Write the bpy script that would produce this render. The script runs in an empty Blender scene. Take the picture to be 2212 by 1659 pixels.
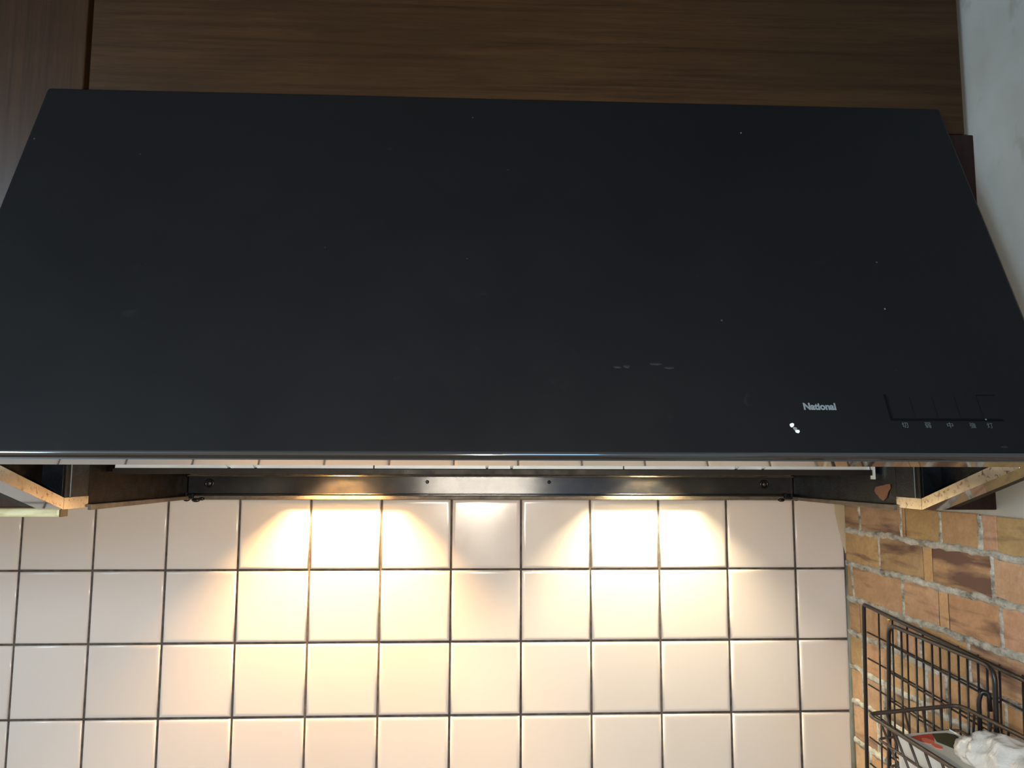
import bpy, bmesh, math, random
from mathutils import Vector, Matrix
random.seed(7)
S = bpy.context.scene
C = S.collection
ZO = 1.55                       # height of the reference tile joint above the floor

# ------------------------------------------------------------------ camera
F_PX, YAW, PITCH, ROLL = 1660.0, 0.04404, 0.10674, 0.00278
CAM = Vector((0.63703, -1.11943, 0.14661 + ZO))
fwd = Vector((math.sin(YAW)*math.cos(PITCH), math.cos(YAW)*math.cos(PITCH), math.sin(PITCH)))
rgt = Vector((math.cos(YAW), -math.sin(YAW), 0))
upv = rgt.cross(fwd)
r2 = math.cos(ROLL)*rgt + math.sin(ROLL)*upv
u2 = -math.sin(ROLL)*rgt + math.cos(ROLL)*upv
cd = bpy.data.cameras.new('camera'); cam = bpy.data.objects.new('camera', cd); C.objects.link(cam)
cd.sensor_width = 36.0; cd.lens = F_PX/2212*36.0; cd.clip_start = 0.02
cam.matrix_world = Matrix(((r2.x, u2.x, -fwd.x, CAM.x), (r2.y, u2.y, -fwd.y, CAM.y), (r2.z, u2.z, -fwd.z, CAM.z), (0, 0, 0, 1)))
S.camera = cam

# ------------------------------------------------------------------ world, lights, exposure
W = bpy.data.worlds.new('room_ambience'); S.world = W; W.use_nodes = True
W.node_tree.nodes['Background'].inputs[0].default_value = (1.0, 0.92, 0.79, 1)
W.node_tree.nodes['Background'].inputs[1].default_value = 0.36
S.view_settings.view_transform = 'Standard'; S.view_settings.look = 'None'
S.view_settings.exposure = 0.0; S.view_settings.gamma = 1.0; S.view_settings.use_curve_mapping = False

def light(name, kind, loc, power, col, size=0.1, target=None, size_y=None):
    d = bpy.data.lights.new(name, kind); o = bpy.data.objects.new(name, d); C.objects.link(o)
    d.energy = power; d.color = col; o.location = loc
    if kind == 'AREA':
        d.size = size
        if size_y: d.shape = 'RECTANGLE'; d.size_y = size_y
    else:
        d.shadow_soft_size = size
    if kind == 'SPOT':
        d.spot_size = math.radians(130); d.spot_blend = 1.0
    if target is not None:
        o.rotation_euler = (Vector(target) - Vector(loc)).to_track_quat('-Z', 'Y').to_euler()
    return o
# the phone's own flash, just under its lens
light('phone_flash', 'SPOT', (0.645, -1.125, ZO + 0.096), 26.0, (1.0, 0.90, 0.74), 0.006, target=(0.42, 0.0, ZO + 0.08))
# ceiling lamp of the kitchen, behind and left of the photographer
light('ceiling_lamp', 'POINT', (-0.88, -2.1, ZO + 0.80), 28.0, (0.84, 0.93, 1.0), 0.16)
# daylight from the window in the far wall behind
light('window_light', 'AREA', (-1.15, -2.3, ZO + 0.60), 20.0, (0.44, 0.74, 1.0), 0.9, target=(1.17, -0.75, ZO + 0.6), size_y=0.6)

# added blue fill from behind right, no known window, tints the hood's right side
light('right_blue_fill', 'AREA', (1.0, -3.3, ZO + 0.45), 9.0, (0.28, 0.58, 1.0), 0.5, target=(1.0, -0.4, ZO + 0.4), size_y=0.7)

# ------------------------------------------------------------------ materials
def mat(name, col=(0.5, 0.5, 0.5), rough=0.5, metal=0.0, spec=0.5, coat=0.0, trans=0.0, emit=None, alpha=1.0):
    m = bpy.data.materials.new(name); m.use_nodes = True
    b = m.node_tree.nodes['Principled BSDF']
    b.inputs['Base Color'].default_value = (*col, 1); b.inputs['Roughness'].default_value = rough
    b.inputs['Metallic'].default_value = metal; b.inputs['Specular IOR Level'].default_value = spec
    b.inputs['Coat Weight'].default_value = coat; b.inputs['Transmission Weight'].default_value = trans
    b.inputs['Alpha'].default_value = alpha
    if emit:
        b.inputs['Emission Color'].default_value = (*emit[0], 1); b.inputs['Emission Strength'].default_value = emit[1]
    return m
class NT:
    def __init__(s, m): s.m = m; s.t = m.node_tree; s.b = s.t.nodes['Principled BSDF']
    def n(s, kind, **kw):
        x = s.t.nodes.new(kind)
        for k, v in kw.items(): setattr(x, k, v)
        return x
    def l(s, a, b): s.t.links.new(a, b)
    def coord(s, scale=(1, 1, 1), which='Object'):
        tc = s.n('ShaderNodeTexCoord'); mp = s.n('ShaderNodeMapping'); mp.inputs['Scale'].default_value = scale
        s.l(tc.outputs[which], mp.inputs[0]); return mp.outputs[0]
    def world(s, scale=(1, 1, 1)):
        g = s.n('ShaderNodeNewGeometry'); mp = s.n('ShaderNodeMapping'); mp.inputs['Scale'].default_value = scale
        s.l(g.outputs['Position'], mp.inputs[0]); return mp.outputs[0]
    def noise(s, vec, scale=5, detail=4, rough=0.55, dist=0.0):
        x = s.n('ShaderNodeTexNoise'); x.inputs['Scale'].default_value = scale; x.inputs['Detail'].default_value = detail
        x.inputs['Roughness'].default_value = rough; x.inputs['Distortion'].default_value = dist
        s.l(vec, x.inputs['Vector']); return x.outputs['Fac']
    def ramp(s, fac, stops):
        r = s.n('ShaderNodeValToRGB'); e = r.color_ramp.elements
        e[0].position, e[0].color = stops[0][0], (*stops[0][1], 1); e[1].position, e[1].color = stops[-1][0], (*stops[-1][1], 1)
        for p, c in stops[1:-1]:
            k = e.new(p); k.color = (*c, 1)
        s.l(fac, r.inputs[0]); return r.outputs[0]
    def mix(s, fac, a, b, mode='MIX'):
        x = s.n('ShaderNodeMix', data_type='RGBA', blend_type=mode)
        for sock, v in ((x.inputs[0], fac), (x.inputs[6], a), (x.inputs[7], b)):
            if isinstance(v, (int, float)): sock.default_value = v
            elif isinstance(v, tuple): sock.default_value = (*v, 1)
            else: s.l(v, sock)
        return x.outputs[2]
    def bump(s, h, strength=0.3, dist=0.002):
        x = s.n('ShaderNodeBump'); x.inputs['Strength'].default_value = strength; x.inputs['Distance'].default_value = dist
        s.l(h, x.inputs['Height']); s.l(x.outputs[0], s.b.inputs['Normal'])
    def col(s, o): s.l(o, s.b.inputs['Base Color'])
    def rough(s, o): s.l(o, s.b.inputs['Roughness'])
g3 = lambda v: (v, v, v)

def wood(name, vertical=False, base=(0.046, 0.0235, 0.009), dark=(0.016, 0.008, 0.0035)):
    m = mat(name, base, 0.30, spec=0.2, coat=0.0); t = NT(m)
    m.node_tree.nodes['Principled BSDF'].inputs['Coat Roughness'].default_value = 0.3
    v = t.world((60, 8, 1.5) if vertical else (1.5, 8, 60))
    a = t.noise(v, 2.2, 6, 0.62, 0.6)
    f = t.noise(t.world((420, 20, 12) if vertical else (12, 20, 420)), 3, 2)
    big = t.noise(t.world((3, 3, 9)), 1.6, 3)
    c = t.ramp(a, [(0.3, dark), (0.55, base), (0.8, tuple(x*1.35 for x in base))])
    c = t.mix(0.35, c, t.ramp(f, [(0.35, tuple(x*0.6 for x in base)), (0.65, tuple(x*1.3 for x in base))]))
    c = t.mix(t.ramp(big, [(0.42, g3(0)), (0.66, g3(0.55))]), c, tuple(x*0.55 for x in base))
    t.col(c); t.bump(f, 0.15, 0.0004)
    return m
M = {}
M['wood_h'] = wood('dark_wood_horizontal_grain')
M['wood_v'] = wood('dark_wood_vertical_grain', True, (0.040, 0.0195, 0.0085))
M['wood_filler'] = wood('reddish_dark_wood', True, (0.026, 0.012, 0.010), (0.012, 0.006, 0.005))
M['cream'] = mat('cream_melamine', (0.62, 0.6, 0.36), 0.35)
t = NT(M['cream']); t.col(t.mix(t.ramp(t.noise(t.world((20, 20, 80)), 2, 3), [(0.45, g3(0)), (0.7, g3(0.7))]), (0.62, 0.6, 0.38), (0.36, 0.32, 0.14)))
M['cab_dark'] = mat('cabinet_inside', (0.05, 0.03, 0.02), 0.7)

# black enamel of the hood: fine texture, dust specks, faint wiping smears
m = M['enamel'] = mat('black_enamel', (0.008, 0.0085, 0.009), 0.50, spec=0.24); t = NT(m)
v = t.world((1, 1, 1))
vo = t.n('ShaderNodeTexVoronoi'); vo.inputs['Scale'].default_value = 42; t.l(v, vo.inputs['Vector'])
speck = t.ramp(vo.outputs['Distance'], [(0.03, g3(1)), (0.055, g3(0))])
keep = t.ramp(t.noise(v, 60, 1), [(0.60, g3(0)), (0.66, g3(1))])
sm = t.ramp(t.noise(t.world((14, 14, 26)), 2.4, 4, 0.6, 1.2), [(0.66, g3(0)), (0.82, g3(0.35))])
msk = t.mix(1.0, speck, keep, 'MULTIPLY')
c = t.mix(msk, (0.0040, 0.0047, 0.0062), (0.05, 0.06, 0.07))
c = t.mix(sm, c, (0.02, 0.023, 0.027)); t.col(c)
t.rough(t.ramp(t.noise(t.world((6, 6, 6)), 2, 4), [(0.3, g3(0.44)), (0.7, g3(0.54))]))
t.bump(t.noise(v, 900, 2), 0.06, 0.0003)
# shiny rolled rim of the same enamel
m = M['enamel_gloss'] = mat('glossy_black_enamel_rim', (0.012, 0.012, 0.013), 0.08, spec=1.0, coat=1.0)
m.node_tree.nodes['Principled BSDF'].inputs['Coat IOR'].default_value = 1.85
# greasy black metal inside the hood
def greasy(name, base, grease, rough, bumps, amount=0.5, scale=18, spec=0.3, bs=420):
    m = mat(name, base, rough, spec=spec); t = NT(m)
    a = t.noise(t.world((scale, scale, scale*1.4)), 1.0, 5, 0.6, 0.5)
    c = t.mix(t.ramp(a, [(0.45, g3(0)), (0.68, g3(amount))]), base, grease); t.col(c)
    t.rough(t.ramp(t.noise(t.world((40, 40, 40)), 1.5, 3), [(0.3, g3(rough*0.85)), (0.7, g3(min(1, rough*1.25)))]))
    t.bump(t.noise(t.world((1, 1, 1)), bs, 2, 0.6), bumps, 0.0012)
    return m
M['rear'] = greasy('greasy_black_back_plate', (0.006, 0.006, 0.007), (0.016, 0.012, 0.009), 0.115, 0.085, 0.8, 40, 0.36, 1300)
for k_, v_ in (('Coat Weight', 0.22), ('Coat Roughness', 0.34)): M['rear'].node_tree.nodes['Principled BSDF'].inputs[k_].default_value = v_
M['inner'] = greasy('greasy_dark_blue_steel', (0.004, 0.006, 0.009), (0.012, 0.02, 0.034), 0.42, 0.25, 0.8, 22, 0.12)
M['inner_brown'] = greasy('brown_greased_steel', (0.005, 0.0035, 0.003), (0.016, 0.009, 0.005), 0.5, 0.2, 0.9, 30, 0.06)
M['rail'] = greasy('brown_black_rail', (0.012, 0.009, 0.008), (0.02, 0.013, 0.01), 0.5, 0.1)
M['ledge'] = greasy('dull_metal_ledge', (0.13, 0.105, 0.08), (0.05, 0.035, 0.025), 0.42, 0.25, 0.8, 40)
M['screw'] = mat('dirty_screw_metal', (0.10, 0.095, 0.08), 0.45, metal=0.7)
M['grime'] = mat('black_grease_lump', (0.01, 0.006, 0.006), 0.25)
M['copper_brown'] = mat('copper_brown_spot', (0.17, 0.065, 0.03), 0.55)
m = M['lip'] = mat('greasy_bright_steel_lip', (0.78, 0.70, 0.56), 0.22, metal=0.92); t = NT(m)
sp = t.ramp(t.noise(t.world((120, 120, 120)), 1.6, 5, 0.7, 0.6), [(0.55, g3(0)), (0.63, g3(0.85))])
bl = t.ramp(t.noise(t.world((24, 24, 24)), 1.3, 3), [(0.45, g3(0)), (0.72, g3(0.6))])
c = t.mix(bl, (0.80, 0.72, 0.58), (0.45, 0.36, 0.22)); t.col(t.mix(sp, c, (0.16, 0.09, 0.04)))
m = M['alu'] = mat('brushed_aluminium', (0.86, 0.93, 1.0), 0.30, metal=0.25); t = NT(m)
t.col(t.mix(t.ramp(t.noise(t.world((14, 14, 60)), 2, 4), [(0.4, g3(0)), (0.7, g3(0.5))]), (0.86, 0.93, 1.0), (0.6, 0.68, 0.78)))
M['alu_mesh'] = mat('filter_mesh_grey', (0.35, 0.37, 0.4), 0.45, metal=0.7)
M['reflector'] = mat('lamp_housing_grey', (0.28, 0.27, 0.25), 0.5)
M['bulb_warm'] = mat('warm_bulb_glow', (1, 0.9, 0.7), 0.3, emit=((1.0, 0.60, 0.25), 3300))
M['bulb_pale'] = mat('pale_bulb_glow', (1, 0.95, 0.85), 0.3, emit=((1.0, 0.86, 0.56), 1600))
M['porcelain'] = mat('lamp_socket_white', (0.6, 0.58, 0.54), 0.4)
M['print'] = mat('grey_print', (0.15, 0.19, 0.22), 0.5)
M['symbol'] = mat('dim_grey_print', (0.075, 0.095, 0.10), 0.5)
M['key'] = mat('matt_black_key', (0.0085, 0.009, 0.0095), 0.45)
M['recess_shade'] = mat('recess_shade_black', (0.002, 0.002, 0.003), 0.8, spec=0.1)
M['chip'] = mat('bare_chipped_spot', (0.75, 0.85, 0.92), 0.35)

# pink glazed tile
m = M['tile'] = mat('pale_pink_glaze', (0.72, 0.635, 0.575), 0.16, spec=0.5); t = NT(m)
oi = t.n('ShaderNodeObjectInfo')
c = t.mix(oi.outputs['Random'], (0.705, 0.618, 0.56), (0.745, 0.66, 0.60))
haze = t.ramp(t.noise(t.world((7, 7, 7)), 1.5, 3), [(0.4, g3(0)), (0.75, g3(0.3))])
t.col(t.mix(haze, c, (0.69, 0.61, 0.51)))
t.rough(t.ramp(t.noise(t.world((9, 9, 5)), 2, 4), [(0.3, g3(0.13)), (0.75, g3(0.26))]))
t.bump(t.noise(t.world((1, 1, 1)), 60, 2), 0.05, 0.0006)
m = M['grout'] = mat('dark_grey_grout', (0.075, 0.06, 0.05), 0.9); t = NT(m)
t.col(t.ramp(t.noise(t.world((1, 1, 1)), 90, 4), [(0.35, (0.05, 0.04, 0.034)), (0.7, (0.125, 0.10, 0.08))]))
m = M['caulk'] = mat('grey_green_sealant', (0.20, 0.20, 0.165), 0.6); t = NT(m)
t.col(t.ramp(t.noise(t.world((30, 30, 12)), 2, 3), [(0.35, (0.12, 0.115, 0.085)), (0.7, (0.25, 0.255, 0.215))]))
M['caulk_beige'] = mat('beige_sealant_smear', (0.50, 0.40, 0.27), 0.5)

# painted plaster
m = M['plaster'] = mat('off_white_plaster', (0.55, 0.55, 0.52), 0.85); t = NT(m)
a = t.noise(t.world((5, 5, 5)), 1.6, 4); b_ = t.noise(t.world((40, 22, 13)), 1.4, 3)
c = t.ramp(a, [(0.3, (0.45, 0.44, 0.40)), (0.7, (0.60, 0.60, 0.57))])
c = t.mix(t.ramp(b_, [(0.64, g3(0)), (0.74, g3(0.45))]), c, (0.30, 0.27, 0.21)); t.col(c)
t.bump(t.noise(t.world((1, 1, 1)), 160, 4), 0.12, 0.001)
M['floor'] = mat('floor_board', (0.22, 0.14, 0.08), 0.5)
M['ceiling'] = mat('ceiling_white', (0.6, 0.6, 0.58), 0.9)

# brick: object colour carries each brick's tint, object alpha how much dark scorching it has
m = M['brick'] = mat('orange_tan_brick', (0.42, 0.2, 0.09), 0.75); t = NT(m)
oi = t.n('ShaderNodeObjectInfo')
a = t.noise(t.world((22, 22, 30)), 1.5, 5, 0.6, 0.4); b_ = t.noise(t.world((10, 7, 48)), 1.6, 3, 0.5, 0.25); f = t.noise(t.world((1, 1, 1)), 260, 3)
c = t.mix(t.ramp(a, [(0.35, g3(0)), (0.7, g3(0.8))]), oi.outputs['Color'], t.mix(1.0, oi.outputs['Color'], (1.35, 1.45, 1.6), 'MULTIPLY'))
c = t.mix(t.ramp(f, [(0.3, g3(0.25)), (0.6, g3(0))]), c, (0.28, 0.13, 0.055))
sc = t.n('ShaderNodeMath', operation='ADD'); t.l(b_, sc.inputs[0]); 
al = t.n('ShaderNodeMath', operation='MULTIPLY_ADD'); t.l(oi.outputs['Alpha'], al.inputs[0]); al.inputs[1].default_value = 0.42; al.inputs[2].default_value = -0.26
t.l(al.outputs[0], sc.inputs[1])
c = t.mix(t.ramp(sc.outputs[0], [(0.42, g3(0)), (0.64, g3(0.92))]), c, (0.115, 0.055, 0.042))
t.col(c); t.bump(f, 0.25, 0.001)
m = M['mortar'] = mat('rough_white_mortar', (0.5, 0.47, 0.40), 0.9); t = NT(m)
a = t.noise(t.world((60, 34, 60)), 1.6, 5, 0.65); f = t.noise(t.world((1, 1, 1)), 240, 4, 0.7)
c = t.ramp(a, [(0.32, (0.15, 0.14, 0.115)), (0.48, (0.46, 0.44, 0.375)), (0.70, (0.74, 0.72, 0.64))]); t.col(c)
t.bump(f, 0.7, 0.0025)
M['mortar_bed'] = mat('dark_joint_bed', (0.05, 0.03, 0.02), 0.9)
# wires, packaging
M['wire'] = mat('black_coated_wire', (0.016, 0.012, 0.012), 0.38)
M['wire_brown'] = mat('dusty_brown_black_wire', (0.05, 0.034, 0.026), 0.45)
M['brass'] = mat('brass_tip', (0.8, 0.55, 0.2), 0.3, metal=0.9)
m = M['carton'] = mat('white_carton', (0.70, 0.71, 0.67), 0.45)
M['red'] = mat('printed_red', (0.50, 0.055, 0.04), 0.4)
M['red2'] = mat('printed_light_red', (0.78, 0.20, 0.13), 0.4)
M['green'] = mat('printed_dark_green', (0.035, 0.05, 0.022), 0.4)
m = M['film'] = mat('clear_plastic_film', (0.94, 0.93, 0.89), 0.14, spec=0.8, coat=1.0, alpha=0.82); t = NT(m)
t.bump(t.noise(t.world((1, 1, 1)), 55, 4, 0.6, 0.8), 0.5, 0.004)

# ------------------------------------------------------------------ mesh helpers (world coordinates in, z measured from the reference joint)
ORG = {}
def thing(name, loc, label, cat, group=None):
    o = bpy.data.objects.new(name, None); C.objects.link(o); o.empty_display_size = 0.05
    w = Vector((loc[0], loc[1], loc[2] + ZO)); o.location = w; ORG[o.name] = w
    o['label'] = label; o['category'] = cat
    if group: o['group'] = group
    return o
def link(name, me, world_loc, parent=None):
    o = bpy.data.objects.new(name, me); C.objects.link(o)
    w = Vector(world_loc); ORG[o.name] = w
    if parent is not None:
        o.parent = parent; o.location = w - ORG[parent.name]
    else: o.location = w
    return o
def mk(name, verts, faces, material, parent=None, smooth=False, label=None):
    vs = [Vector((v[0], v[1], v[2] + ZO)) for v in verts]
    lo = Vector([min(v[i] for v in vs) for i in range(3)]); hi = Vector([max(v[i] for v in vs) for i in range(3)])
    c = (lo + hi)/2; c.z = lo.z
    me = bpy.data.meshes.new(name); me.from_pydata([v - c for v in vs], [], faces); me.update()
    bm = bmesh.new(); bm.from_mesh(me); bmesh.ops.recalc_face_normals(bm, faces=bm.faces); bm.to_mesh(me); bm.free()
    if smooth:
        for p in me.polygons: p.use_smooth = True
    me.materials.append(M[material] if isinstance(material, str) else material)
    o = link(name, me, c, parent)
    if label: o['label'] = label
    return o
def bmk(name, bm, material, parent=None, smooth=False, label=None):
    bm.verts.index_update()
    vs = [v.co.copy() for v in bm.verts]; fs = [[v.index for v in f.verts] for f in bm.faces]; bm.free()
    return mk(name, vs, fs, material, parent, smooth, label)
def bbox(bm, x0, x1, y0, y1, z0, z1):
    g = bmesh.ops.create_cube(bm, size=1.0)
    for v in g['verts']:
        v.co = Vector(((x0+x1)/2 + v.co.x*(x1-x0), (y0+y1)/2 + v.co.y*(y1-y0), (z0+z1)/2 + v.co.z*(z1-z0)))
    return g['verts']
def bev(bm, off, seg=2):
    bmesh.ops.bevel(bm, geom=list(bm.edges), offset=off, segments=seg, profile=0.5, affect='EDGES')
def box(name, x0, x1, y0, y1, z0, z1, material, parent=None, b=0.0, seg=2, label=None):
    bm = bmesh.new(); bbox(bm, x0, x1, y0, y1, z0, z1)
    if b: bev(bm, b, seg)
    return bmk(name, bm, material, parent, False, label)
def prism(name, poly, axis, a, b, material, parent=None, bevel=0.0, seg=2, label=None):
    """extrude a 2-D polygon along an axis (0: poly=(y,z), 1: poly=(x,z), 2: poly=(x,y))"""
    def P(q, s): return Vector((s, q[0], q[1])) if axis == 0 else Vector((q[0], s, q[1])) if axis == 1 else Vector((q[0], q[1], s))
    bm = bmesh.new(); A = [bm.verts.new(P(q, a)) for q in poly]; B = [bm.verts.new(P(q, b)) for q in poly]; n = len(poly)
    bm.faces.new(A); bm.faces.new(B[::-1])
    for i in range(n): bm.faces.new((A[i], B[i], B[(i+1) % n], A[(i+1) % n]))
    bmesh.ops.recalc_face_normals(bm, faces=bm.faces)
    if bevel: bev(bm, bevel, seg)
    return bmk(name, bm, material, parent, False, label)
def tube_geo(pts, r, n=8, closed=False):
    pts = [Vector(p) for p in pts]; N = len(pts); V = []; Fc = []
    tang = []
    for i in range(N):
        if closed: d = pts[(i+1) % N] - pts[i-1]
        else: d = pts[min(i+1, N-1)] - pts[max(i-1, 0)]
        tang.append(d.normalized())
    ref = Vector((0, 0, 1)) if abs(tang[0].z) < 0.9 else Vector((1, 0, 0))
    u = tang[0].cross(ref).normalized()
    for i in range(N):
        u = (u - tang[i]*u.dot(tang[i])).normalized(); w = tang[i].cross(u)
        for k in range(n):
            a = 2*math.pi*k/n; V.append(pts[i] + r*(math.cos(a)*u + math.sin(a)*w))
    for i in range(N if closed else N-1):
        j = (i+1) % N
        for k in range(n): Fc.append((i*n+k, i*n+(k+1) % n, j*n+(k+1) % n, j*n+k))
    if not closed: Fc.append(tuple(range(n))[::-1]); Fc.append(tuple((N-1)*n+k for k in range(n)))
    return V, Fc
def tube(name, pts, r, material, parent=None, n=8, closed=False, label=None):
    V, Fc = tube_geo(pts, r, n, closed); return mk(name, V, Fc, material, parent, True, label)
def fillet(pts, rad, seg=5):
    """open polyline with rounded inner corners"""
    P = [Vector(p) for p in pts]; out = [P[0]]
    for i in range(1, len(P)-1):
        a = (P[i-1]-P[i]); b = (P[i+1]-P[i]); r = min(rad, a.length*0.45, b.length*0.45); a.normalize(); b.normalize()
        p0, p2 = P[i]+a*r, P[i]+b*r
        for k in range(seg+1):
            s = k/seg; out.append((1-s)**2*p0 + 2*s*(1-s)*P[i] + s*s*p2)
    out.append(P[-1]); return out
def struct(o): o['kind'] = 'structure'; return o

# ------------------------------------------------------------------ the setting
XW = 1.177                                              # right wall
wb = struct(box('wall_back', -1.2, XW, 0.0022, 0.10, -ZO, 1.0, 'grout'))
wr = struct(box('wall_right', XW, XW + 0.10, -3.6, 0.10, -ZO, 1.0, 'plaster'))
struct(box('floor', -1.2, XW, -3.6, 0.0022, -ZO - 0.05, -ZO, 'floor'))
struct(box('ceiling', -1.2, XW, -3.6, 0.0022, 0.95, 1.0, 'ceiling'))

# tiles: one pillow-edged tile mesh, shared; the last column is cut narrow
def tile_mesh(w, h):
    rings = [(0.0, 0.0055), (0.0, 0.0022), (0.0005, 0.0011), (0.0014, 0.0004), (0.003, 0.0), (0.0055, 0.0)]
    V = []; Fc = []
    for ins, y in rings:
        a, b = w/2 - ins, h/2 - ins
        V += [(-a, y, -b), (a, y, -b), (a, y, b), (-a, y, b)]
    for i in range(len(rings)-1):
        for k in range(4): Fc.append((4*i+k, 4*i+(k+1) % 4, 4*i+4+(k+1) % 4, 4*i+4+k))
    n = 4*(len(rings)-1); Fc.append((n, n+1, n+2, n+3))
    me = bpy.data.meshes.new('tile'); me.from_pydata(V, [], Fc); me.update()
    bm = bmesh.new(); bm.from_mesh(me); bmesh.ops.recalc_face_normals(bm, faces=bm.faces)
    for f in bm.faces:
        if f.normal.y > 0.5: f.normal_flip()
    bm.to_mesh(me); bm.free()
    for p in me.polygons: p.use_smooth = True
    me.materials.append(M['tile']); return me
full = tile_mesh(0.0972, 0.0972); cut = tile_mesh(0.0715, 0.0972)
for r in range(-1, 8):
    for c in range(-4, 12):
        w = 0.1 if c < 11 else 0.0735
        o = link('tile', cut if c == 11 else full, (c*0.1 + w/2 + (0.0005 if c == 11 else 0), random.uniform(-0.0004, 0.0004), ZO - r*0.1 - 0.05), wb)
        o.rotation_euler = (random.uniform(-0.003, 0.003), 0, random.uniform(-0.003, 0.003))
# sealant in the corner
V = []; Fc = []
for i in range(40):
    z = 0.11 - i*0.019; w = 0.0022 + 0.0052*min(1, max(0, (0.02 - z)/0.25)) + random.uniform(-0.0005, 0.0005)
    V += [(XW - w, 0.002, z), (XW - w*0.9, -0.0018, z), (XW - 0.0005, -0.0042, z), (XW + 0.001, 0.002, z)]
for i in range(39):
    for k in range(3): Fc.append((4*i+k, 4*i+k+1, 4*i+5+k, 4*i+4+k))
cs = mk('trim_1', V, Fc, 'caulk', None, True); struct(cs)
V = []; Fc = []
for i in range(14):
    z = 0.108 - i*0.0066; w = 0.015*(1 - (i/13)**1.5) + 0.0035 + random.uniform(-0.0006, 0.0006)
    V += [(XW - w, -0.0005, z), (XW - w*0.7, -0.0014, z), (XW - 0.0005, -0.0016, z)]
for i in range(13):
    for k in range(2): Fc.append((3*i+k, 3*i+k+1, 3*i+4+k, 3*i+3+k))
mk('sealant_smear', V, Fc, 'caulk_beige', cs, True)

# brick facing of the right wall
BZ = [0.0965, 0.0562, 0.0080, -0.0410, -0.0890, -0.1370, -0.1835, -0.2370, -0.2860, -0.3350]
J = [[(-0.0455, 1), (-0.1525, 1), (-0.1610, 0), (-0.2364, 1), (-0.3074, 1), (-0.3340, 0), (-0.4150, 1)],
     [(-0.0950, 1), (-0.1963, 0), (-0.2157, 0), (-0.3229, 1), (-0.4050, 1)],
     [(-0.0170, 1), (-0.1485, 1), (-0.2233, 0), (-0.2422, 0), (-0.3324, 1), (-0.4300, 1)],
     [(-0.0330, 0), (-0.1329, 1), (-0.1835, 1), (-0.2755, 1), (-0.3800, 1)],
     [(-0.0380, 1), (-0.1143, 1), (-0.1914, 1), (-0.2303, 1), (-0.3306, 1), (-0.3560, 0), (-0.4400, 1)],
     [(-0.0360, 1), (-0.0900, 1), (-0.1857, 1), (-0.2700, 1), (-0.3700, 1)],
     [(-0.0700, 1), (-0.1250, 1), (-0.2150, 1), (-0.3100, 1), (-0.4000, 1)],
     [(-0.0478, 1), (-0.1400, 1), (-0.2350, 1), (-0.3300, 1)],
     [(-0.0800, 1), (-0.1700, 1), (-0.2650, 1), (-0.3600, 1)]]
rb = random.Random(21)
for k in range(5):
    BZ.append(BZ[-1] - 0.0485); J.append([(-0.03 - 0.05*(k % 2) - 0.092*q - rb.uniform(-0.01, 0.01), 1) for q in range(5)])
SC = {(1, 3): 0.88, (1, 1): 0.52, (0, 0): 0.5, (3, 4): 0.55, (3, 5): 0.5, (6, 0): 0.55, (7, 0): 0.45, (5, 2): 0.5, (2, 2): 0.3}
box('joint_bed', XW - 0.0008, XW + 0.0005, -1.3, 0.0022, BZ[-1], 0.0965, 'mortar_bed', wr)
def mortar_bead(name, pts, wid, prd):
    """ragged rounded ridge along pts (y, z) on the right wall"""
    V = []; Fc = []; n = 7; vert = abs(pts[-1][1]-pts[0][1]) > abs(pts[-1][0]-pts[0][0])
    for y, z in pts:
        w = wid*random.uniform(0.78, 1.25); p = prd*random.uniform(0.75, 1.2); off = random.uniform(-0.12, 0.12)*wid
        for k in range(n):
            a = math.pi*k/(n-1); s = -math.cos(a)*w/2 + off; h = math.sin(a)**0.7*p*random.uniform(0.85, 1.1)
            V.append((XW - 0.0006 - h, y + (s if vert else 0), z + (0 if vert else s)))
    for i in range(len(pts)-1):
        for k in range(n-1): Fc.append((i*n+k, i*n+k+1, i*n+n+k+1, i*n+n+k))
    return mk(name, V, Fc, 'mortar', wr, True)
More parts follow.
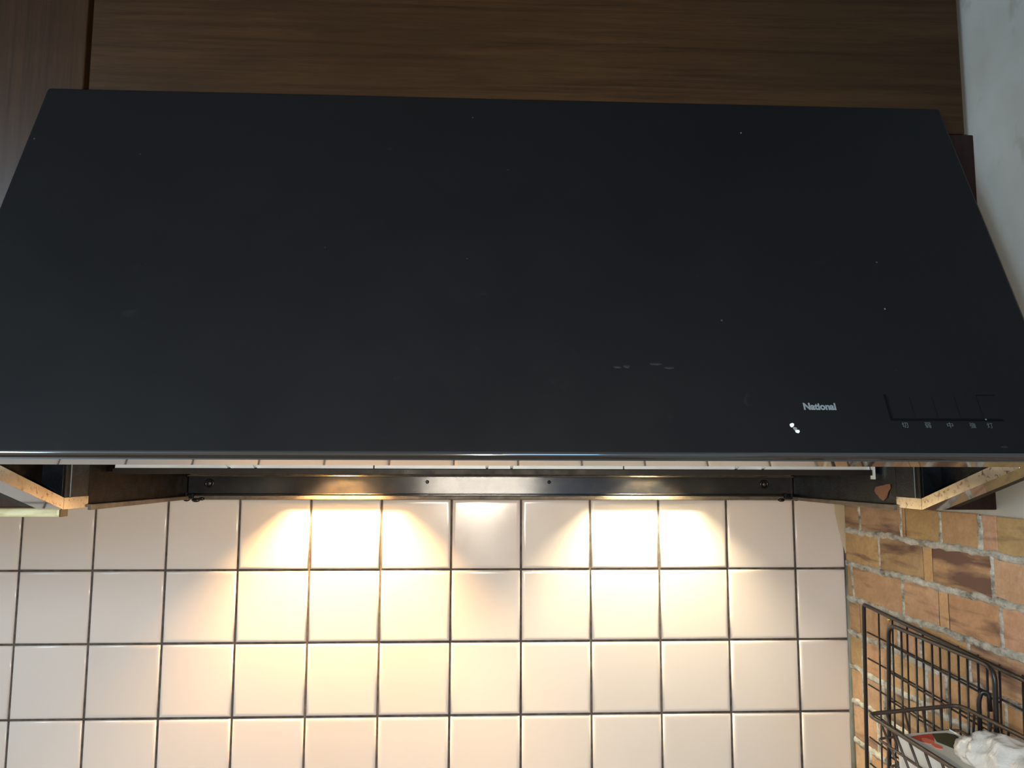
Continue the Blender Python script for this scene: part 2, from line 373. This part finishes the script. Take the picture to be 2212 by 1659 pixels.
for r in range(len(J)):
    zt, zb = BZ[r], BZ[r+1]
    js = list(J[r]); y = js[-1][0]
    while y > -1.2: y -= random.uniform(0.075, 0.105); js.append((y, 1))
    edges = [(0.0015, 0)] + js
    for i in range(len(edges)-1):
        y1, y0 = edges[i][0], edges[i+1][0]
        gt = 0.0026 if r else 0.0; gb = 0.0026
        a1 = y1 - (0.0016 if edges[i][1] else 0.0009); a0 = y0 + (0.0016 if edges[i+1][1] else 0.0009)
        th = 0.0016 + random.uniform(0, 0.0006); jt = lambda: random.uniform(-0.0006, 0.0006)
        q = [(a0+jt(), zb+gb+jt()), (a1+jt(), zb+gb+jt()), (a1+jt(), zt-gt+jt()), (a0+jt(), zt-gt+jt())]
        bm = bmesh.new(); cen = Vector(((a0+a1)/2, (zb+zt)/2))
        A = [bm.verts.new((XW - 0.0002, u, w)) for u, w in q]
        B = [bm.verts.new((XW - th*0.75, u, w)) for u, w in q]
        ins = 0.0012
        D = [bm.verts.new((XW - th, u + math.copysign(min(ins, (a1-a0)*0.2), cen.x-u), w + math.copysign(ins, cen.y-w))) for u, w in q]
        for k in range(4):
            l = (k+1) % 4
            bm.faces.new((A[k], A[l], B[l], B[k])); bm.faces.new((B[k], B[l], D[l], D[k]))
        bm.faces.new(D)
        o = bmk('brick', bm, 'brick', wr)
        v = random.uniform(0.88, 1.12)
        o.color = (0.44*v*random.uniform(0.95, 1.06), 0.27*v*random.uniform(0.95, 1.06), 0.138*v*random.uniform(0.85, 1.2), SC.get((r, i), random.choice([0.0, 0.1, 0.2, 0.35])))
    for yj, w in js:
        if w:
            dz = zt - zb; k = 9
            lean = 0.008 if (r == 2 and yj == -0.017) else 0.0
            mortar_bead('mortar_joint', [(yj + random.uniform(-0.0005, 0.0005) + lean*s/(k-1) - lean/2, zb + 0.001 + (dz-0.002)*s/(k-1)) for s in range(k)], 0.0058 if yj != -0.3074 else 0.0085, 0.0026)
    if True:
        ys = [0.001 - s*0.0075 for s in range(int(1.2/0.0075))]
        mortar_bead('mortar_joint', [(y, zb + 0.0008*math.sin(y*40 + r*2) + random.uniform(-0.0005, 0.0005)) for y in ys], 0.0088, 0.0036)

# ------------------------------------------------------------------ wall cabinets
YC = -0.335                                             # plane of the cabinet doors
# cabinet over the hood
cb = thing('wall_cabinet', (0.70, -0.17, 0.51), 'wide dark brown cabinet with horizontal grain above the black range hood', 'cabinet')
box('carcass', 0.2275, 1.164, YC + 0.019, -0.001, 0.514, 0.95, 'cab_dark', cb)
box('door', 0.2275, 1.167, YC, YC + 0.018, 0.5095, 0.95, 'wood_h', cb, 0.0012)
# cabinet to the left, its front cut out around the hood
cl = thing('wall_cabinet', (-0.2, -0.17, 0.095), 'brown cabinet with vertical grain left of the range hood, cream edge underneath', 'cabinet')
box('carcass', -0.62, 0.2215, YC + 0.019, -0.001, 0.1042, 0.95, 'cab_dark', cl)
box('door', -0.62, 0.2222, YC, YC + 0.018, 0.1047, 0.95, 'wood_v', cl, 0.0012)
box('bottom_panel', -0.62, 0.2212, YC + 0.009, YC + 0.024, 0.0950, 0.1040, 'cream', cl, 0.002, label='cream coloured bottom board with dirty front edge')
box('edge_strip', 0.2212, 0.2221, YC + 0.0095, YC + 0.0235, 0.0952, 0.1038, 'wood_v', cl)
# filler between hood and right wall
fl = box('filler_panel', 1.1035, XW - 0.0004, YC + 0.0005, YC + 0.017, 0.1030, 0.5090, 'wood_filler', None, 0.001)
fl['label'] = 'narrow dark reddish brown board between the hood and the white wall'; fl['category'] = 'panel'

# ------------------------------------------------------------------ range hood
HX0, HX1 = 0.190, 1.136
hood = thing('range_hood', (0.663, -0.25, 0.098), 'large black range hood with slanted front panel and two lit lamps underneath', 'range hood')
PA = Vector((0, -0.505, 0.1515)); PB = Vector((0, -0.3425, 0.5350))
pt = (PB - PA).normalized(); pn = Vector((1, 0, 0)).cross(pt).normalized()
if pn.y > 0: pn = -pn
def SP(u, v, w=0.0): return Vector((u, 0, 0)) + PA + pt*v + pn*w       # point on the slanted panel
PL = (PB - PA).length
# front panel: slab with rolled edges
bm = bmesh.new(); vs = bbox(bm, HX0, HX1, 0.0025, PL, -0.0085, 0.0)
bev(bm, 0.0040, 5)
for v in bm.verts: v.co = SP(v.co.x, v.co.y, v.co.z)
front = bmk('front_panel', bm, 'enamel', hood, True, 'slanted matt black front panel')
try:
    for p in front.data.polygons: p.use_smooth = True
    md = front.modifiers.new('weighted_normals', 'WEIGHTED_NORMAL'); md.keep_sharp = True; md.weight = 100
except Exception: pass
tube('rolled_edge', [SP(HX0 + 0.004 + k*(HX1 - HX0 - 0.008)/60, 0.0064, -0.0038) for k in range(61)], 0.0040, 'enamel_gloss', hood, 16)
# bottom rim: glossy flange in the sloping plane, seen from below
sl = (0.103 - 0.1519)/(-0.335 + 0.503)                  # slope of the rim plane (dz per dy)
def rim_z(y): return 0.1519 + sl*(y + 0.503) if y < -0.335 else 0.103
prism('front_flange', [(-0.5015, rim_z(-0.5015)-0.0002), (-0.4865, rim_z(-0.4865)), (-0.4865, rim_z(-0.4865)+0.0125), (-0.4880, rim_z(-0.4865)+0.0125), (-0.4880, rim_z(-0.488)+0.0016), (-0.5005, rim_z(-0.5005)+0.0035)],
      0, HX0 + 0.004, HX1 - 0.004, 'enamel_gloss', hood, label='shiny turned-in lower rim mirroring the tiles')
for s in (0, 1):
    X = (lambda d: HX0 + d) if s == 0 else (lambda d: HX1 - d)
    sx = sorted
    # outer side plate of the canopy
    a, b = sx((X(0.0), X(0.0165)))
    prism('side_panel', [(-0.3362, 0.1055), (SP(0, 0.004, -0.008).y, SP(0, 0.004, -0.008).z + 0.001), (SP(0, PL - 0.012, -0.009).y, 0.5280), (-0.3362, 0.5280)], 0, a, b, 'enamel', hood, 0.002)
    # inside lining of the canopy
    a, b = sx((X(0.0168), X(0.0185)))
    prism('side_lining', [(-0.3375, 0.1060), (-0.4780, 0.1500), (-0.3400, 0.4900), (-0.3375, 0.4900)], 0, a, b, 'inner_brown' if s == 0 else 'inner', hood)
    # under flange of the side (in the rim plane) and its bright upright lip
    a, b = sx((X(0.0170), X(0.040)))
    prism('side_flange', [(-0.4990, rim_z(-0.499)), (-0.3362, 0.1030), (-0.3362, 0.1046), (-0.4990, rim_z(-0.499)+0.0016)], 0, a, b, 'enamel_gloss', hood)
    a, b = sx((X(0.0388), X(0.0402)))
    prism('gutter_lip', [(-0.4835, rim_z(-0.4835)), (-0.3362, 0.1032), (-0.3362, 0.1147), (-0.4835, rim_z(-0.4835)+0.0125)], 0, a, b, 'lip', hood, label='bright steel lip with brown grease specks')
    box('gutter_lip', a, b, -0.3356, -0.2880, 0.1032, 0.1146, 'lip', hood, label='bright steel lip with brown grease specks')
    # narrow return wall behind the canopy and inner body wall
    a, b = sx((X(0.0186), X(0.0386)))
    box('return_panel', a, b, -0.3378, -0.3366, 0.1050, 0.5050, 'inner', hood)
    a, b = sx((X(0.0352), X(0.0385)))
    box('body_side', a, b, -0.3345, -0.0005, 0.1030, 0.5050, 'enamel', hood)
    a, b = sx((X(0.0386), X(0.0394)))
    box('body_lining', a, b, -0.3340, -0.2880, 0.1035, 0.5030, 'inner', hood)
    box('body_lining', a, b, -0.2875, -0.0105, 0.1035, 0.5030, 'inner_brown' if s == 0 else 'inner', hood)
    # low rear part of the lip
    a, b = sx((X(0.0394), X(0.0440)))
    prism('rear_lip', [(-0.2875, 0.1000), (-0.0110, 0.0992), (-0.0110, 0.1040), (-0.2875, 0.1062)], 0, a, b, 'ledge', hood, 0.0008)
    # seam bead on the inner wall
    tube('seam_weld', [(X(0.0405) , -0.3255, 0.1150 + k*0.004 + random.uniform(-0.0003, 0.0003)) for k in range(22)], 0.0005, 'print', hood, 6)
# inner back of the front panel and closed top of the body
box('body_top', HX0 + 0.039, HX1 - 0.039, -0.3345, -0.0005, 0.5030, 0.5080, 'cab_dark', hood)
# back plate against the tiles
rear = box('back_plate', 0.2296, 1.0964, -0.0085, -0.0062, 0.1045, 0.1318, 'rear', hood, 0.0006)
for px in (0.2593, 1.0537):
    bm = bmesh.new(); bmesh.ops.create_cone(bm, cap_ends=True, segments=20, radius1=0.0036, radius2=0.0024, depth=0.0022)
    for v in bm.verts: v.co = Vector((px + v.co.x, -0.0095 - v.co.z, 0.1215 + v.co.y))
    bmk('screw', bm, 'screw', rear, True)
    tube('screw_washer', [(px + 0.0052*math.cos(k*math.pi/10), -0.0088, 0.1215 + 0.0052*math.sin(k*math.pi/10)) for k in range(20)], 0.0016, 'grime', rear, 6, True)
for px in (0.5652, 0.7398):
    bm = bmesh.new(); bmesh.ops.create_uvsphere(bm, u_segments=12, v_segments=8, radius=0.0026)
    for v in bm.verts: v.co = Vector((px + v.co.x, -0.0085 + v.co.y*0.5, 0.1242 + v.co.z))
    bmk('dimple', bm, 'rear', rear, True)
box('upper_ledge', 0.2300, 1.0960, -0.0140, -0.0062, 0.1318, 0.1329, 'ledge', hood, 0.0003)
tube('bead', [(0.231 + k*0.0288, -0.0092, 0.1068 + random.uniform(-0.0001, 0.0001)) for k in range(31)], 0.0010, 'rear', hood, 6)
box('lower_ledge', 0.2296, 1.0964, -0.0105, -0.0020, 0.0989, 0.1045, 'ledge', hood, 0.0008)
# clips and grease lumps at the ends of the back plate
for px in (0.2340, 1.0875):
    c_ = prism('clip', [(px-0.0065, 0.1010), (px+0.0055, 0.1005), (px+0.0060, 0.1075), (px+0.0030, 0.1085), (px+0.0025, 0.1040), (px-0.0030, 0.1042), (px-0.0035, 0.1090), (px-0.0065, 0.1085)], 1, -0.0165, -0.0108, 'inner', hood, 0.0006)
    for k, (dx, dz, r) in enumerate(((-0.0045, -0.0015, 0.0030), (0.0085, -0.0018, 0.0040), (0.0160, 0.0000, 0.0032)) if px < 0.6 else ((-0.0100, -0.0010, 0.0034), (0.0120, -0.0005, 0.0026), (0.0180, 0.0003, 0.0022))):
        bm = bmesh.new(); bmesh.ops.create_icosphere(bm, subdivisions=2, radius=r)
        for v in bm.verts: v.co = Vector((px + dx + v.co.x*1.5, -0.0115 + v.co.y*0.8, 0.1000 + dz + v.co.z*0.75))
        bmk('grease_lump', bm, 'grime', hood, True)
# copper-brown blot on the right inner wall
V = [(1.0955, -0.2605, 0.1195)] ; N_ = 14
for k in range(N_):
    a = 2*math.pi*k/N_; r = 1 + 0.22*math.sin(3*a + 1) + random.uniform(-0.08, 0.08)
    V.append((1.0955, -0.2605 + 0.0155*r*math.cos(a) - 0.004*math.sin(a), 0.1195 + 0.0085*r*math.sin(a)))
mk('copper_blot', V + [(1.0962, v[1], v[2]) for v in V[1:]], [(0, 1+k, 1+(k+1) % N_) for k in range(N_)] + [(1+k, 1+N_+k, 1+N_+(k+1) % N_, 1+(k+1) % N_) for k in range(N_)], 'copper_brown', hood)
# filter rail, filters
RX0, RX1 = 0.2364, 1.0890
box('filter_rail', RX0, RX1, -0.2520, -0.2490, 0.1372, 0.1436, 'rail', hood, 0.0006)
box('rail_end', RX1 + 0.0002, RX1 + 0.0030, -0.2530, -0.2470, 0.1330, 0.1500, 'alu', hood)
FB = [0.2364, 0.5208, 0.8027, 1.0890]; HP = [(0.3619, 0.3908), (0.6475, 0.6751), (0.9314, 0.9625)]
for i in range(3):
    x0, x1 = FB[i] + 0.0008, FB[i+1] - 0.0008
    bm = bmesh.new()
    tilt = 0.17
    def FP(x, h, d): return Vector((x, -0.2480 + h*tilt + d, 0.1432 + h))
    def fb(xa, xb, ha, hb, da, db):
        for v in bbox(bm, xa, xb, da, db, ha, hb): v.co = FP(v.co.x, v.co.z, v.co.y)
    fb(x0, x1, 0.0, 0.022, 0, 0.006); fb(x0, x1, 0.318, 0.338, 0, 0.006); fb(x0, x0+0.014, 0.022, 0.318, 0, 0.006); fb(x1-0.014, x1, 0.022, 0.318, 0, 0.006)
    f_ = bmk('filter', bm, 'alu', hood, False, 'aluminium grease filter')
    bm = bmesh.new(); n = 22; p_ = (x1 - x0 - 0.028)/n
    for k in range(n): fb(x0 + 0.014 + k*p_ + p_*0.15, x0 + 0.014 + k*p_ + p_*0.85, 0.022, 0.318, 0.001, 0.004)
    s_ = bmk('slats', bm, 'alu_mesh', f_); s_['kind'] = 'stuff'
    a, b = HP[i]
    h_ = tube('handle', fillet([FP(a, 0.0015, -0.001), FP(a, 0.0050, -0.010), FP(a, 0.018, -0.012), FP(b, 0.018, -0.012), FP(b, 0.0050, -0.010), FP(b, 0.0015, -0.001)], 0.004, 4), 0.0017, 'alu', f_, 8)
# underside of the fan box with two round lamp holes
LAMPS = [(0.449, 'bulb_warm'), (0.877, 'bulb_pale')]
LY, LR, ZP = -0.062, 0.046, 0.1385
xm = 0.663
for (lx, bmn), (xa, xb) in zip(LAMPS, ((RX0 - 0.006, xm), (xm, RX1 + 0.006))):
    ya, yb = -0.2488, -0.0100
    angs = [2*math.pi*k/48 for k in range(48)] + [math.atan2(y - LY, x - lx) % (2*math.pi) for x in (xa, xb) for y in (ya, yb)]
    angs = sorted(set(angs)); V = []
    for zz in (ZP, ZP + 0.0012):
        for a in angs:
            ca, sa = math.cos(a), math.sin(a); V.append((lx + LR*ca, LY + LR*sa, zz))
        for a in angs:
            ca, sa = math.cos(a), math.sin(a); tx = ((xb-lx)/ca if ca > 0 else (xa-lx)/ca) if abs(ca) > 1e-9 else 1e9
            ty = ((yb-LY)/sa if sa > 0 else (ya-LY)/sa) if abs(sa) > 1e-9 else 1e9
            tt = min(tx, ty); V.append((lx + tt*ca, LY + tt*sa, zz))
    n = len(angs); Fc = []
    for k in range(n):
        l = (k+1) % n
        Fc += [(k, l, n+l, n+k), (2*n+k, 3*n+k, 3*n+l, 2*n+l), (k, 2*n+k, 2*n+l, l), (n+k, n+l, 3*n+l, 3*n+k)]
    mk('underside_panel', V, Fc, 'rail', hood)
    # lamp housing: open cylinder, socket and bulb
    V = []; Fc = []; n = 40
    prof = [(LR, ZP + 0.0013), (LR, 0.2300), (0.020, 0.2420), (0.0005, 0.2420)]
    for r, z in prof:
        for k in range(n): V.append((lx + r*math.cos(2*math.pi*k/n), LY + r*math.sin(2*math.pi*k/n), z))
    for i in range(len(prof)-1):
        for k in range(n): Fc.append((i*n+k, i*n+(k+1) % n, i*n+n+(k+1) % n, i*n+n+k))
    lh = mk('lamp_housing', V, Fc, 'reflector', hood, True)
    V = []; Fc = []; n = 20
    for r, z in [(0.0001, 0.2415), (0.014, 0.2415), (0.014, 0.2260), (0.011, 0.2230), (0.0001, 0.2230)]:
        for k in range(n): V.append((lx + r*math.cos(2*math.pi*k/n), LY + r*math.sin(2*math.pi*k/n), z))
    for i in range(4):
        for k in range(n): Fc.append((i*n+k, i*n+(k+1) % n, i*n+n+(k+1) % n, i*n+n+k))
    mk('socket', V, Fc, 'porcelain', lh, True)
    V = []; Fc = []; n = 24; zc = 0.1960; R_ = 0.0150
    prof = [(0.0002, zc - R_)] + [(R_*math.sin(math.pi*i/10), zc - R_*math.cos(math.pi*i/10)) for i in range(1, 8)] + [(0.009, zc + 0.016), (0.009, 0.2228)]
    for r, z in prof:
        for k in range(n): V.append((lx + r*math.cos(2*math.pi*k/n), LY + r*math.sin(2*math.pi*k/n), z))
    for i in range(len(prof)-1):
        for k in range(n): Fc.append((i*n+k, i*n+(k+1) % n, i*n+n+(k+1) % n, i*n+n+k))
    mk('bulb', V, Fc, bmn, lh, True, 'glowing warm orange bulb' if bmn == 'bulb_warm' else 'glowing pale yellow bulb')

# controls on the front panel
def flat(name, u0, u1, v0, v1, w0, w1, material, parent, b=0.0):
    bm = bmesh.new(); bbox(bm, u0, u1, v0, v1, w0, w1)
    if b: bev(bm, b, 2)
    for v in bm.verts: v.co = SP(v.co.x, v.co.y, v.co.z)
    return bmk(name, bm, material, parent)
flat('recess_shade', 0.9825, 1.0800, 0.0370, 0.0389, -0.001, 0.00015, 'recess_shade', front)  # flat black strips stand in for the shade along the button recess
flat('recess_shade', 0.9825, 0.9848, 0.0389, 0.0620, -0.001, 0.00015, 'recess_shade', front)
flat('recess_shade', 1.0640, 1.0800, 0.0612, 0.0622, -0.001, 0.00010, 'recess_shade', front)
KX = [0.9852, 1.0042, 1.0238, 1.0434, 1.0630, 1.0795]
for i in range(5):
    k_ = flat('push_button', KX[i] + 0.0006, KX[i+1] - 0.0006, 0.0394, 0.0610, -0.001, 0.0004, 'enamel', front, 0.0002)
def text(name, s, u, v, h, width, material, bold=0.0, w=0.0003, font_h=0.72):
    cu = bpy.data.curves.new(name, 'FONT'); cu.body = s; cu.size = 1.0; cu.offset = bold; cu.align_x = 'LEFT'
    tmp = bpy.data.objects.new(name, cu); C.objects.link(tmp); bpy.context.view_layer.update()
    me = bpy.data.meshes.new_from_object(tmp.evaluated_get(bpy.context.evaluated_depsgraph_get()))
    bpy.data.objects.remove(tmp); bpy.data.curves.remove(cu)
    xs = [q.co.x for q in me.vertices]; ys = [q.co.y for q in me.vertices]
    if not xs: return None
    sx_ = width/(max(xs) - min(xs)); sy_ = h/(max(ys) - min(ys)); x0 = min(xs); y0 = min(ys)
    V = [SP(u + (q.co.x - x0)*sx_, v + (q.co.y - y0)*sy_, w) for q in me.vertices]; Fc = [tuple(p.vertices) for p in me.polygons]
    bpy.data.meshes.remove(me)
    return mk(name, V, Fc, material, front)
text('brand_lettering', 'National', 0.9105, 0.0464, 0.0068, 0.0278, 'print', 0.045)
for ch, u in zip('切弱中強灯', (0.9935, 1.0131, 1.0322, 1.0517, 1.0665)):
    text('control_symbol', ch, u - 0.0026, 0.0302, 0.0052, 0.0052, 'symbol', 0.008)
# chipped paint and tiny specks
def blot(name, u, v, ru, rv, material, seed, parent=front):
    rr = random.Random(seed); n = 10; V = [SP(u, v, 0.0004)]
    for k in range(n):
        a = 2*math.pi*k/n; s = rr.uniform(0.7, 1.15); V.append(SP(u + ru*s*math.cos(a), v + rv*s*math.sin(a), 0.0002))
    return mk(name, V, [(0, 1+k, 1+(k+1) % n) for k in range(n)], material, parent)
blot('paint_chip', 0.8974, 0.0322, 0.0022, 0.0021, 'chip', 1); blot('paint_chip', 0.9008, 0.0266, 0.0018, 0.0019, 'chip', 2)
blot('paint_chip', 0.8993, 0.0290, 0.0022, 0.0017, 'print', 3)
for i, (u, v, r) in enumerate(((1.0650, 0.0385, 0.0008), (1.0075, 0.0402, 0.0006), (0.9092, 0.3717, 0.0010), (1.0064, 0.1504, 0.0009), (1.0550, 0.0440, 0.0006))):
    blot('paint_chip', u, v, r, r, 'print', 10 + i)

M['smudge'] = mat('dull_finger_smudge', (0.0072, 0.0085, 0.0105), 0.55)
for i, (u, v, a, b) in enumerate(((0.7640, 0.0872, 0.0030, 0.0018), (0.7560, 0.0866, 0.0040, 0.0012), (0.7900, 0.0900, 0.0060, 0.0016), (0.8010, 0.0862, 0.0050, 0.0014), (1.0720, 0.0130, 0.0040, 0.0012))):
    blot('smudge', u, v, a, b, 'smudge', 40 + i)

# ------------------------------------------------------------------ wire grid, small grid, basket on the right wall
XA = 1.150
ga = thing('wire_grid', (XA, -0.35, -0.36), 'large black wire grid panel hung flat against the brick wall', 'wire grid')
za = lambda y: -0.0345 + 0.045*(y + 0.10)               # the top bar sinks a little towards the room
ya0, ya1 = -0.0965, -0.62
ZG = -0.475
tube('frame', fillet([(XA, -0.30, ZG), (XA, -0.0740, ZG), (XA, ya0, za(ya0)), (XA, ya1, za(ya1) - 0.006), (XA, ya1 + 0.020, ZG), (XA, -0.30, ZG)], 0.004, 3)[:-1], 0.0026, 'wire', ga, 8, True)
k = 0; y = -0.130
while y > ya1 + 0.01:
    tube('wire', [(XA + 0.0022, y, za(y)), (XA + 0.0022, y + 0.021, ZG)], 0.0011, 'wire', ga, 6); y -= 0.0327
for k in range(1, 13):
    z = -0.0365 - k*0.0338
    tube('wire', [(XA + 0.0040, ya0 + 0.0005*k*3.2, z), (XA + 0.0040, ya1 + 0.0005*k*3, z - 0.022 + 0.0018*k)], 0.0011, 'wire', ga, 6)
bm = bmesh.new(); bmesh.ops.create_icosphere(bm, subdivisions=2, radius=0.0024)
for v in bm.verts: v.co += Vector((XA - 0.001, -0.1605, -0.0415))
bmk('brass_tip', bm, 'brass', ga, True)

XB = 1.137
gb = thing('small_wire_grid', (XB, -0.277, -0.28), 'smaller black wire panel with rounded corners hooked over the large grid', 'wire grid')
tube('frame', fillet([(XB, -0.27, -0.281), (XB, -0.162, -0.28), (XB, -0.1815, -0.0428), (XB, -0.3740, -0.0455), (XB, -0.3620, -0.283), (XB, -0.27, -0.281)], 0.016, 6)[:-1], 0.0025, 'wire', gb, 8, True)
for k in range(6):
    y = -0.2065 - k*0.0308
    tube('wire', [(XB + 0.0018, y, -0.0435), (XB + 0.0018, y + 0.014, -0.28)], 0.0011, 'wire', gb, 6)
for k in range(1, 7):
    z = -0.0345 - k*0.0336
    tube('wire', [(XB + 0.0036, -0.1815 + 0.0027*k, z), (XB + 0.0036, -0.3735 + 0.0016*k, z - 0.010)], 0.0011, 'wire', gb, 6)

# wire basket: rim, lower ring, bottom, upright wires, hanging hook
bk = thing('wire_basket', (1.08, -0.46, -0.17), 'brown black wire basket holding a carton and plastic bag by the brick wall', 'basket')
RB = dict(xa=1.033, xb=1.128, ya=-0.328, yb=-0.600)
def BK(s, t, d):
    """s 0 room side .. 1 wall side, t 0 tile end .. 1 near end, d depth below the rim; the basket tapers and sags to the room"""
    tp = d*0.28; x = RB['xa'] + tp + (RB['xb'] - RB['xa'] - 2*tp)*s; y = RB['ya'] - tp + (RB['yb'] - RB['ya'] + 2*tp)*t
    return Vector((x, y, -0.1015 + 0.0078*s - d))
def ring(d, r, nm, rad=0.010):
    P = [BK(0, 0.5, d), BK(0, 0, d), BK(1, 0, d), BK(1, 1, d), BK(0, 1, d), BK(0, 0.5, d)]
    return tube(nm, fillet(P, rad, 5)[:-1], r, 'wire_brown', bk, 8, True)
ring(0.0, 0.0021, 'rim'); ring(0.022, 0.0013, 'ring_wire', 0.006); ring(0.046, 0.0013, 'ring_wire', 0.006); ring(0.068, 0.0016, 'bottom_rim', 0.006)
for i in range(1, 5):
    s = i/5
    tube('wire', [BK(s, 0, 0.0)] + [BK(s, 0, 0.068), BK(s, 1, 0.068), BK(s, 1, 0.0)], 0.0012, 'wire_brown', bk, 6)
for i in range(1, 11):
    tt = i/11
    tube('wire', [BK(0, tt, 0.0), BK(0, tt, 0.068), BK(1, tt, 0.068), BK(1, tt, 0.0)], 0.0012, 'wire_brown', bk, 6)
HKX = 1.1300
tube('hanging_hook', fillet([(HKX - 0.001, -0.3580, -0.1250), (HKX - 0.001, -0.3590, -0.0800), (HKX + 0.0015, -0.3605, -0.0712), (HKX + 0.0070, -0.3630, -0.0725), (HKX + 0.0070, -0.3635, -0.0890)], 0.005, 5), 0.0022, 'wire', bk, 8)

# white carton lying in the basket
ct = thing('carton', (1.083, -0.44, -0.168), 'white carton printed with red strawberries lying in the wire basket', 'box')
c0, c1 = 1.0550, 1.1075
def CT(s, t, h): return Vector((c0 + (c1 - c0)*s, -0.3440 - 0.20*t, -0.1625 + h*(0.0455 + 0.004*s)))
bm = bmesh.new(); vv = bbox(bm, 0, 1, 0, 1, 0, 1)
for v in vv: v.co = CT(v.co.x, v.co.y, v.co.z)
bev(bm, 0.0012, 2)
bmk('carton_body', bm, 'carton', ct)
def printed(name, poly, material, lift=1.006, label=None):
    V = [CT(s, t, lift) for s, t in poly]; V2 = [CT(s, t, 0.995) for s, t in poly]; n = len(poly)
    return mk(name, V + V2, [tuple(range(n))] + [(k, (k+1) % n, n+(k+1) % n, n+k) for k in range(n)], material, ct, False, label)
printed('printed_red_area', [(0.16, 0.035), (0.35, 0.022), (0.60, 0.022), (0.55, 0.06), (0.42, 0.12), (0.30, 0.14), (0.20, 0.10)], 'red', 1.006, 'printed red band')
printed('printed_leaf', [(0.60, 0.022), (0.86, 0.030), (0.95, 0.06), (0.93, 0.20), (0.75, 0.26), (0.55, 0.22), (0.46, 0.12)], 'green', 1.008, 'printed dark green leaf')
def berry(s, t, a, b): return [(s + a*math.cos(q*math.pi/8)*(1.1 if q < 8 else 0.9), t + b*math.sin(q*math.pi/8)) for q in range(16)]
printed('printed_strawberry', berry(0.33, 0.105, 0.085, 0.040), 'red2', 1.011)
printed('printed_strawberry', berry(0.34, 0.175, 0.065, 0.036), 'red2', 1.013)
# crumpled clear plastic bag on top of the carton
def bag(cx, cy, cz, rx, ry, rz, seed):
    """crumpled film: a puffed pillow with sharp folds"""
    rr = random.Random(seed); bm = bmesh.new(); bmesh.ops.create_icosphere(bm, subdivisions=5, radius=1.0)
    fold = [(Vector((rr.gauss(0, 1), rr.gauss(0, 1), rr.gauss(0, 0.6))).normalized(), rr.uniform(2.5, 6.5), rr.uniform(0, 6), rr.uniform(0.03, 0.06)) for _ in range(8)]
    for v in bm.verts:
        d = v.co.normalized(); r = 1.0
        for q, fr, ph, am in fold:
            s_ = math.sin(d.dot(q)*fr + ph + 1.5*math.sin(4*d.y + ph)); r += am*(1 - 2*abs(s_)**0.6)
        z = d.z*r*rz
        v.co = Vector((cx + d.x*r*rx, cy + d.y*r*ry, cz + (z if z > 0 else z*0.25)))
    return bm
bg = bmk('plastic_bag', bag(1.092, -0.462, -0.1095, 0.031, 0.078, 0.030, 5), 'film', None, True)
bg['label'] = 'crumpled clear plastic bag lying on the white carton'; bg['category'] = 'bag'
